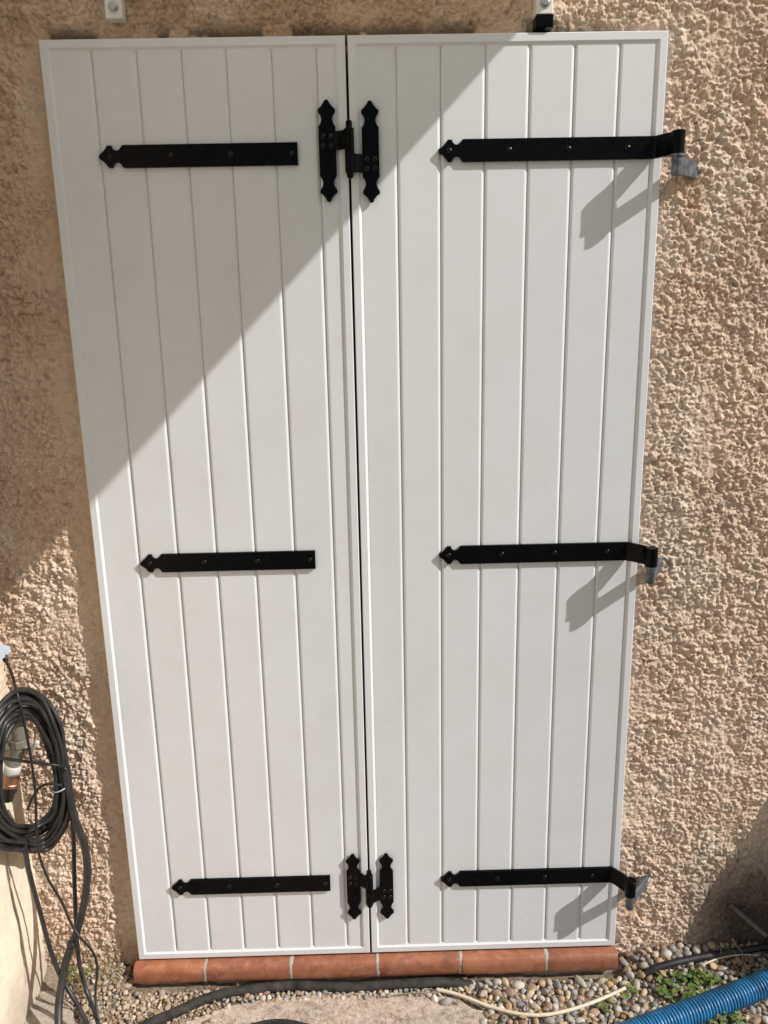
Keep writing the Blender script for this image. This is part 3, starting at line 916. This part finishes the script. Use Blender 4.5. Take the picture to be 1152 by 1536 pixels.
# grit everywhere
drop(7000, -0.80, 1.2, -0.24, -0.03, 0.0016, 0.0038, 2, 0.004, angular=0.2, dens=lambda x, yy: 1 if not slab_at(x, yy) else 0.35)
o = np_mesh('gravel', np.concatenate(VV), np.concatenate(FF), 'pebble', None, True, np.concatenate(CC))
tag(o, 'mixed grey and ochre gravel along the foot of the wall', 'gravel', kind='stuff')
for i, (x, yy, z, s) in enumerate(bigs):
    p, f = stone(3, s, 0.0, 0.35)
    c = PAL[rg.integers(len(PAL))]*rg.uniform(0.75, 1.15)
    o = np_mesh('pebble', p, f, 'pebble', None, True, np.tile(np.array([c[0], c[1], c[2], 1.0]), (len(p), 1)))
    o.location = (x, yy, z)
    tag(o, 'smooth rounded pebble lying among the gravel near the terracotta sill', 'pebble', 'larger pebbles in the gravel')

# ------------------------------------------------------------------ hoses and pipes on the ground
def gpath(pix, h):
    return [on_ground(*q, h) for q in pix]
hp_ = gpath([(205, 1549), (262, 1520), (300, 1502), (345, 1489), (430, 1479), (520, 1475), (600, 1473), (668, 1471), (730, 1464)], 0.014)
for p in hp_[5:]:
    p.y = min(p.y, -0.043)
hp_[-1].z -= 0.022
hp_ = [Vector((hp_[0].x-0.16, -0.62, -0.062)), Vector((hp_[0].x-0.10, -0.34, -0.062))]+hp_
tag(tube('hose', spline(hp_, 10), 0.0125, 'old_hose', None, 14), 'dusty black hose lying along the foot of the terracotta sill', 'hose')
hp_ = gpath([(960, 1461), (985, 1452), (1040, 1438), (1100, 1428), (1180, 1416)], 0.012)
hp_[0].z -= 0.02
tag(tube('hose', spline(hp_, 10), 0.0095, 'rubber', None, 14), 'black pipe half buried in gravel behind the green weeds', 'hose')
hp_ = gpath([(372, 1548), (385, 1538), (418, 1533), (452, 1538), (470, 1550)], 0.012)
hp_ = [Vector((hp_[0].x-0.06, -0.60, -0.060)), Vector((hp_[0].x-0.035, -0.30, -0.060))]+hp_+[Vector((hp_[-1].x+0.03, -0.30, -0.060)), Vector((hp_[-1].x+0.10, -0.62, -0.060))]
tag(tube('hose', spline(hp_, 10), 0.007, 'rubber', None, 12), 'bend of black hose lying on the worn pink concrete', 'hose')
hp_ = gpath([(655, 1484), (690, 1493), (735, 1510), (780, 1521), (820, 1522), (865, 1512), (905, 1497), (938, 1482)], 0.017)
tag(tube('cord', spline(hp_, 10), 0.0044, 'cream_cord', None, 10), 'cream coloured flex curving across the gravel', 'cord')

# blue corrugated pipe
ctl = gpath([(880, 1580), (945, 1553), (1010, 1528), (1080, 1503), (1140, 1479), (1190, 1456), (1260, 1425)], 0.030)
e = ctl[0]
ctl = [Vector((e.x-0.62, -0.95, -0.062)), Vector((e.x-0.34, e.y-0.26, -0.046))]+ctl+[Vector((1.50, -0.04, -0.044)), Vector((2.10, -0.09, -0.070)), Vector((2.60, -0.20, -0.098))]
path = spline(ctl, 60)
L = [0.0]
for a, b in zip(path, path[1:]):
    L.append(L[-1]+(b-a).length)
step = 0.0012
fine = []; j = 0
for k in range(int(L[-1]/step)):
    d = k*step
    while L[j+1] < d: j += 1
    fine.append(path[j].lerp(path[j+1], (d-L[j])/(L[j+1]-L[j])))
pitch = 0.0092
def corr(i):
    ph = (i*step/pitch) % 1.0
    return 0.0240+0.0056*float(smooth(0.05, 0.28, ph)*(1-smooth(0.62, 0.85, ph)))
tag(tube('corrugated_pipe', fine, corr, 'blue', None, 26), 'blue corrugated plastic pipe lying among weeds and gravel', 'pipe')

# ------------------------------------------------------------------ coiled cable, tap and box in the corner
CY = -0.055
coil = empty('cable_coil', tuple(atY(50, 1160, CY)))
tag(coil, 'coil of black cable tied and hung on the tap in the corner', 'cable coil', None)
rc = random.Random(21)
for k in range(15):
    pts = []
    ox = rc.uniform(-5, 4); sc = 1.04-0.062*(k % 7)+rc.uniform(-.02, .02); dy = CY+0.016*((k % 3)-1)+rc.uniform(-.004, .004)
    keyp = [(33, 1042), (62, 1052), (83, 1090), (93, 1130), (97, 1165), (102, 1205), (92, 1243), (68, 1268), (36, 1272), (2, 1262), (-22, 1225), (-26, 1170), (-18, 1110), (2, 1060)]
    for (px, py) in keyp:
        q = 50+(px-44)*sc+ox+rc.uniform(-3, 3)-6
        w = 1160+(py-1160)*(1-(1-sc)*0.85)+rc.uniform(-3, 3)
        if px > 85: q = px+(q-px)*0.75                   # bundled where the tie holds it
        pts.append(atY(q, w, dy-0.0022*max(0, 62-q)+rc.uniform(-.003, .003)))
    tube('loop', spline(pts, 8, True), 0.0050+0.0006*(k % 2), 'rubber', coil, 10, True)
# ties round the bundle
def ring_pts(c, rx, ry, tilt, n=14):
    return [Vector((c.x+rx*math.cos(2*math.pi*i/n), c.y+ry*math.sin(2*math.pi*i/n), c.z+tilt*math.cos(2*math.pi*i/n))) for i in range(n)]
c = atY(93, 1178, CY)
tube('tie', ring_pts(c, 0.021, 0.028, 0.006), 0.0015, 'box', coil, 8, True)
tube('tie', spline([atY(-8, 1136, CY-0.185), atY(30, 1141, CY-0.110), (atY(75, 1147, CY-0.040)), atY(106, 1150, CY-0.028)], 8), 0.0036, 'thin_cable', coil, 8)
tube('tie_tail', spline([atY(92, 1178, CY-0.034), atY(74, 1176, CY-0.038), atY(60, 1181, CY-0.036), atY(50, 1194, CY-0.045), atY(41, 1215, CY-0.06)], 8), 0.0030, 'thin_cable', coil, 8)

# cables dropping from the coil to the ground
def hang(name, pix, ys_, rad, mat, label):
    pts = [atY(px, py, yy) for (px, py), yy in zip(pix, ys_)]
    return tag(tube(name, spline(pts, 10), rad, mat, None, 12), label, 'cable')
hang('cable', [(96, 1150), (104, 1190), (112, 1228), (126, 1265), (131, 1305), (127, 1350), (116, 1395), (102, 1432), (93, 1472), (88, 1510), (88, 1548)],
     [-0.058, -0.066, -0.068, -0.066, -0.066, -0.072, -0.085, -0.100, -0.125, -0.155, -0.190], 0.0092, 'rubber',
     'thickest black cable dropping from the coil with a collar halfway down')
c0 = atY(109, 1412, -0.0905); c1 = atY(106.5, 1420, -0.094)
bm = bmesh.new(); bm_lathe(bm, [(0, 0.0108), (0.002, 0.0116), ((c1-c0).length-0.002, 0.0116), ((c1-c0).length, 0.0108)], c0, c1-c0, 16)
col_o = from_bm('collar', bm, 'rubber', bpy.data.objects['cable'], True)
hang('cable', [(98, 1170), (106, 1205), (110, 1250), (111, 1300), (113, 1360), (116, 1420), (121, 1455), (131, 1490), (142, 1518), (150, 1545)],
     [-0.042, -0.045, -0.045, -0.045, -0.048, -0.058, -0.070, -0.090, -0.125, -0.165], 0.0052, 'rubber',
     'straight black cable hanging behind the thickest cable by the corner')
hang('cable', [(36, 1262), (40, 1290), (50, 1332), (62, 1375), (74, 1420), (88, 1458), (104, 1487), (120, 1514), (134, 1545)],
     [-0.120, -0.120, -0.115, -0.110, -0.110, -0.115, -0.125, -0.150, -0.185], 0.0056, 'rubber',
     'black cable bowing down from the bottom of the coil along the cream wall')
hang('cable', [(8, 989), (18, 1012), (26, 1042), (36, 1082), (46, 1135), (53, 1190), (55, 1250), (59, 1283), (72, 1318), (92, 1352), (108, 1388), (122, 1408), (139, 1428), (146, 1452), (143, 1490), (147, 1530)],
     [-0.085, -0.110, -0.150, -0.155, -0.150, -0.140, -0.130, -0.115, -0.104, -0.098, -0.100, -0.106, -0.098, -0.10, -0.118, -0.150], 0.0030, 'thin_cable',
     'thin black wire from the grey box, crossing the coil and hoses')

# tap
tp = atY(29, 1090, -0.085)
tap = empty('garden_tap', tuple(tp))
tag(tap, 'olive grey garden tap with white lever and copper ring inside the cable coil', 'tap')
top = atY(25, 1052, -0.085); mid = atY(29, 1112, -0.085)
ax = (mid-top); Ln = ax.length
bm = bmesh.new()
bm_lathe(bm, [(-0.006, 0.0085), (0.004, 0.0095), (0.006, 0.0120), (0.012, 0.0120), (0.014, 0.0105), (0.022, 0.0118), (0.036, 0.0165), (Ln*0.62, 0.0170), (Ln*0.8, 0.0150), (Ln*0.9, 0.0140), (Ln, 0.0140)], top, ax, 22)
from_bm('valve_body', bm, 'olive', tap, True)
bm = bmesh.new()
bm_lathe(bm, [(0, 0.0165), (0.002, 0.0185), (0.017, 0.0185), (0.019, 0.0165)], mid-ax.normalized()*0.006, ax, 8)
from_bm('hexagon_nut', bm, 'olive', tap)
sp = [mid, atY(28, 1127, -0.085), atY(23, 1140, -0.087), atY(19, 1152, -0.092)]
tube('spout', spline(sp, 6), 0.0150, 'olive', tap, 16)
e0 = atY(20, 1148, -0.092); e1 = atY(10, 1200, -0.100); d = (e1-e0)
bm = bmesh.new(); bm_lathe(bm, [(0, 0.0165), (0.004, 0.0185), (d.length*0.22, 0.0190), (d.length*0.24, 0.017)], e0, d, 20)
from_bm('collar', bm, 'white_plastic', tap, True)
bm = bmesh.new(); bm_lathe(bm, [(d.length*0.23, 0.0195), (d.length*0.46, 0.0195), (d.length*0.48, 0.0215), (d.length*0.56, 0.0215), (d.length*0.58, 0.016)], e0, d, 22)
o = from_bm('copper_ring', bm, 'copper', tap, True); o.modifiers.new('edge', 'EDGE_SPLIT').split_angle = R(35)
bm = bmesh.new(); bm_lathe(bm, [(d.length*0.57, 0.0185), (d.length*0.75, 0.0180), (d.length*0.78, 0.0150), (d.length, 0.0130)], e0, d, 12)
from_bm('hose_connector', bm, 'rubber', tap)
lv0 = atY(45, 1128, -0.100); lv1 = atY(56, 1113, -0.114)
bm = bmesh.new(); dl = lv1-lv0
bm_lathe(bm, [(-0.008, 0.003), (0, 0.0062), (dl.length*0.4, 0.0050), (dl.length, 0.0058), (dl.length+0.003, 0.003)], lv0, dl, 12)
from_bm('lever', bm, 'white_plastic', tap, True)
tube('lever_stem', [mid, lv0], 0.005, 'olive', tap, 10)
tube('supply_pipe', spline([Vector((SIDE_X-0.02, -0.085, mid.z-0.012)), Vector((SIDE_X+0.02, -0.085, mid.z-0.012)), mid-Vector((0, 0, 0.012))], 6), 0.0115, 'olive', tap, 14)

# corner of a grey-blue box on the cream wall
q = atX(0, 975, SIDE_X)
bx_ = empty('junction_box', (SIDE_X, -0.09, q.z-0.05))
tag(bx_, 'blue-grey box on the cream side wall above the coiled cable', 'box')
pz = atY(17, 972, -0.055)
bm = bmesh.new()
pts = [(SIDE_X-0.004, pz.z+0.022), (SIDE_X+0.006, pz.z+0.022), (pz.x, pz.z+0.006), (pz.x, pz.z-0.006), (SIDE_X+0.008, pz.z-0.030), (SIDE_X-0.004, pz.z-0.040)]
bm_plate(bm, pts[::-1], -0.060, -0.17, 0.002)
from_bm('housing', bm, 'box', bx_)
bm = bmesh.new(); pe = atY(8, 989, -0.085)
bm_lathe(bm, [(-0.010, 0.006), (0.004, 0.006), (0.006, 0.004)], pe, (0.2, 0, -1), 12)
from_bm('gland', bm, 'thin_cable', bx_, True)

# ------------------------------------------------------------------ weeds, dry grass, twigs
def leaf_geo(V, F, Cc, base, direction, size, c, curl=0.25, wide=0.55):
    d = Vector(direction).normalized()
    s = d.cross(Vector((0, 0, 1)))
    if s.length < 1e-3: s = Vector((1, 0, 0))
    s.normalize(); n = s.cross(d)
    i0 = len(V)
    rows = [(0.0, 0.05), (0.3, 0.8), (0.6, 1.0), (0.85, 0.65), (1.0, 0.05)]
    for t, w in rows:
        p = base+d*size*t-Vector((0, 0, 1))*curl*size*t*t
        for sx in (-1, 0, 1):
            V.append(p+s*sx*w*wide*size*0.5+n*(0.10*size*abs(sx)*w)); Cc.append((*c, 1))
    for r in range(len(rows)-1):
        for k in range(2):
            a = i0+r*3+k
            F.append((a, a+1, a+4, a+3))
def weed(px, py, n, spread, hmin, hmax, size, seed, label, greens):
    rr = random.Random(seed)
    base = on_ground(px, py, 0.0)
    t = empty('weed', tuple(base))
    tag(t, label, 'weed')
    V, F, Cc = [], [], []; SV, SF = [], []
    for _ in range(n):
        a = rr.uniform(0, 6.283); rad = spread*math.sqrt(rr.random())
        foot = base+Vector((0.35*rad*math.cos(a), 0.35*rad*math.sin(a), -0.004))
        tip = base+Vector((rad*math.cos(a), 0.8*rad*math.sin(a), rr.uniform(hmin, hmax)*(1.1-0.6*rad/spread)))
        if tip.y > WALL_Y-0.02: tip.y = WALL_Y-0.025
        path = spline([foot, foot.lerp(tip, 0.5)+Vector((0, 0, 0.006)), tip], 3)
        v, f = tube_data(path, 0.0009, 4); k = len(SV)
        SV += v; SF += [tuple(i+k for i in q) for q in f]
        for m in range(rr.choice((3, 3, 4, 5))):
            b = a+m*2.1+rr.uniform(-.5, .5)
            c = rr.choice(greens); g = rr.uniform(0.75, 1.25)
            leaf_geo(V, F, Cc, tip+Vector((rr.uniform(-.002, .002), rr.uniform(-.002, .002), 0)), (math.cos(b), math.sin(b), rr.uniform(-0.1, 0.7)), size*rr.uniform(0.6, 1.25), [x*g for x in c], rr.uniform(0.1, 0.4), rr.uniform(0.7, 0.95))
    np_mesh('leaves', [tuple(v) for v in V], F, 'leaf', t, True, Cc)
    o = np_mesh('stems', [tuple(v) for v in SV], SF, 'leaf', t, True, [(0.12, 0.15, 0.05, 1)]*len(SV))
    return t
G = [(0.075, 0.135, 0.028), (0.10, 0.17, 0.035), (0.055, 0.105, 0.025), (0.14, 0.19, 0.05), (0.17, 0.17, 0.06)]
weed(1026, 1490, 48, 0.066, 0.012, 0.052, 0.0150, 1, 'largest clump of green clover-like weed between gravel and blue pipe', G)
weed(1056, 1472, 26, 0.035, 0.010, 0.036, 0.0120, 2, 'small green weed beside the black half-buried pipe', G)
weed(1085, 1541, 60, 0.055, 0.010, 0.040, 0.0100, 3, 'yellow-green weed in front of the blue pipe', [G[1], G[3], G[4]])
weed(945, 1494, 16, 0.024, 0.006, 0.028, 0.0090, 4, 'sparse weed at the end of the cream cord', [G[3], G[4], G[1]])
weed(903, 1516, 18, 0.022, 0.006, 0.022, 0.0075, 6, 'low dull weed under the cream cord in the pebbles', [(0.10, 0.105, 0.04), G[4]])
weed(118, 1462, 18, 0.030, 0.006, 0.022, 0.0085, 5, 'sparse weed behind the cables at the foot of the wall', [G[3], G[4], (0.2, 0.16, 0.07)])

rr = random.Random(77)
V, F, Cc = [], [], []
for _ in range(70):
    px = rr.choice((rr.uniform(120, 330), rr.uniform(690, 1150))); py = rr.uniform(1462, 1536)
    b = on_ground(px, py, 0.015)
    if abs(b.x) < 0.64 and b.y > -0.04: continue
    a = rr.uniform(0, 6.28); c = rr.choice(((0.20, 0.12, 0.06), (0.28, 0.19, 0.10), (0.14, 0.085, 0.05), (0.34, 0.26, 0.15)))
    leaf_geo(V, F, Cc, b, (math.cos(a), math.sin(a), rr.uniform(-0.1, 0.3)), rr.uniform(0.010, 0.020), c, rr.uniform(0.0, 0.3), rr.uniform(0.4, 0.7))
o = np_mesh('leaf_litter', [tuple(v) for v in V], F, 'leaf', None, True, Cc)
tag(o, 'small brown dead leaves scattered over the gravel', 'leaf litter', kind='stuff')

def grass(name, px, py, n, spread, ln, seed, label, colours, lean=(0, 0)):
    rr = random.Random(seed)
    base = on_ground(px, py, 0.0)
    V, F, Cc = [], [], []
    for _ in range(n):
        a = rr.uniform(0, 6.283); rad = spread*math.sqrt(rr.random())
        foot = base+Vector((rad*math.cos(a), 0.6*rad*math.sin(a), -0.004))
        foot.z = ground_z(foot.x, foot.y)-0.003
        b = rr.uniform(0, 6.283); l = ln*rr.uniform(0.5, 1.2)
        hz = rr.uniform(0.3, 1.0)
        dirv = Vector((math.cos(b)*(1.1-hz)+lean[0], 0.7*math.sin(b)*(1.1-hz)+lean[1], hz)).normalized()
        sag = rr.uniform(0.1, 0.7)
        s = Vector((math.sin(b), -math.cos(b), 0)); w = rr.uniform(0.0007, 0.0014)
        c = rr.choice(colours); g = rr.uniform(0.8, 1.2); i0 = len(V)
        for k in range(5):
            t = k/4
            p = foot+dirv*l*t-Vector((0, 0, 1))*sag*l*t*t
            if p.y > WALL_Y-0.012: p.y = WALL_Y-0.012
            p.z = max(p.z, ground_z(p.x, p.y)+0.004)
            for sx in (-1, 1):
                V.append(p+s*sx*w*(1-0.8*t)); Cc.append((c[0]*g, c[1]*g, c[2]*g, 1))
        for k in range(4):
            F.append((i0+2*k, i0+2*k+1, i0+2*k+3, i0+2*k+2))
    o = np_mesh(name, [tuple(v) for v in V], F, 'straw', None, True, Cc)
    return tag(o, label, 'grass', kind='stuff')
S = [(0.50, 0.41, 0.25), (0.42, 0.33, 0.19), (0.56, 0.48, 0.32), (0.33, 0.27, 0.14)]
grass('dry_grass', 165, 1458, 110, 0.045, 0.055, 31, 'pale dry grass tuft beside the cables at the wall foot', S+[(0.24, 0.24, 0.09)])
grass('dry_grass', 135, 1452, 70, 0.045, 0.035, 32, 'short straw behind the hanging cables', S+[(0.20, 0.22, 0.08)])
grass('dry_grass', 330, 1505, 40, 0.10, 0.035, 33, 'scattered straw along the dusty hose', S)
grass('dry_grass', 1105, 1436, 45, 0.055, 0.06, 34, 'dry straw in the shade by the black pipe', S)
grass('dry_grass', 560, 1525, 22, 0.16, 0.030, 35, 'loose straw scattered on the pink concrete', S)
grass('dry_grass', 1080, 1530, 60, 0.10, 0.045, 36, 'thin grass in front of the blue pipe', [(0.15, 0.18, 0.06), (0.22, 0.21, 0.08)]+S)
grass('dry_grass', 690, 1478, 22, 0.05, 0.028, 37, 'straw wisps at the hose end by the pebbles', S)

def twig(pix, rad, label, mat='twig', h=0.012, hs=None):
    pts = [on_ground(px, py, h if hs is None else hs[k]) for k, (px, py) in enumerate(pix)]
    pth = spline(pts, 5); m = len(pth)
    tag(tube('twig', pth, lambda i: rad*(1-0.6*i/m), mat, None, 6), label, 'twig')
twig([(1052, 1448), (1080, 1437), (1112, 1432), (1140, 1434)], 0.0028, 'pale twig lying across the black half-buried pipe', 'cream_cord', 0.016)
twig([(1098, 1408), (1112, 1428), (1128, 1447)], 0.0020, 'thin dark twig stuck in shaded soil beside the wall', 'twig', 0.02, [0.05, 0.025, 0.012])
twig([(578, 1494), (612, 1490), (660, 1488)], 0.0018, 'reddish twig lying on the pink concrete edge', 'twig', 0.015)
twig([(58, 1494), (80, 1505), (106, 1512)], 0.0035, 'brown stick lying on the footing under the cables', 'twig', 0.024)
# pale lath leaning on the shaded foot of the wall
a = atY(1096, 1358, WALL_Y-0.012); b = atY(1150, 1404, -0.02)
bm = bmesh.new(); d = (b-a); s = Vector((0, 0, 1)).cross(d).normalized()*0.002; n = d.cross(s).normalized()*0.0050
q = []
for p in (a, b):
    q.append([bm.verts.new(p+s*i+n*j) for i, j in ((-1, -1), (1, -1), (1, 1), (-1, 1))])
for k in range(4):
    bm.faces.new((q[0][k], q[0][(k+1) % 4], q[1][(k+1) % 4], q[1][k]))
bm.faces.new(q[0][::-1]); bm.faces.new(q[1])
tag(from_bm('lath', bm, simple('grey_lath', (0.13, 0.12, 0.105), 0.85, 0.3, 60, 0.3, 200)), 'thin pale lath leaning on the shaded foot of the wall', 'lath')

# ------------------------------------------------------------------ unseen board added outside the frame to cast the shadow at lower right
Xb, z0, k_ = 1.200, 0.790, 3.7
tb = (z0+0.085)/k_
bd = empty('shadow_board', (Xb+0.35, -tb/2, -0.085))
tag(bd, 'unseen brown board added against the house wall to cast the lower-right shadow', 'board')
for i in range(4):
    xa = Xb+0.16*i
    bm = bmesh.new()
    top = Vector((0, WALL_Y-0.012, z0)); bot = Vector((0, WALL_Y-0.012-tb, -0.085))
    d = (bot-top).normalized(); nrm = Vector((0, -d.z, d.y)).normalized()
    th = 0.018 if nrm.y < 0 else -0.018
    vs_ = []
    for p in (top, bot):
        vs_.append([bm.verts.new((xx, p.y+nrm.y*t, p.z+nrm.z*t)) for xx, t in ((xa, 0), (xa+0.157, 0), (xa+0.157, th), (xa, th))])
    for k in range(4):
        bm.faces.new((vs_[0][k], vs_[0][(k+1) % 4], vs_[1][(k+1) % 4], vs_[1][k]))
    bm.faces.new(vs_[0][::-1]); bm.faces.new(vs_[1])
    from_bm('shadow_plank', bm, 'shadow_plank', bd)
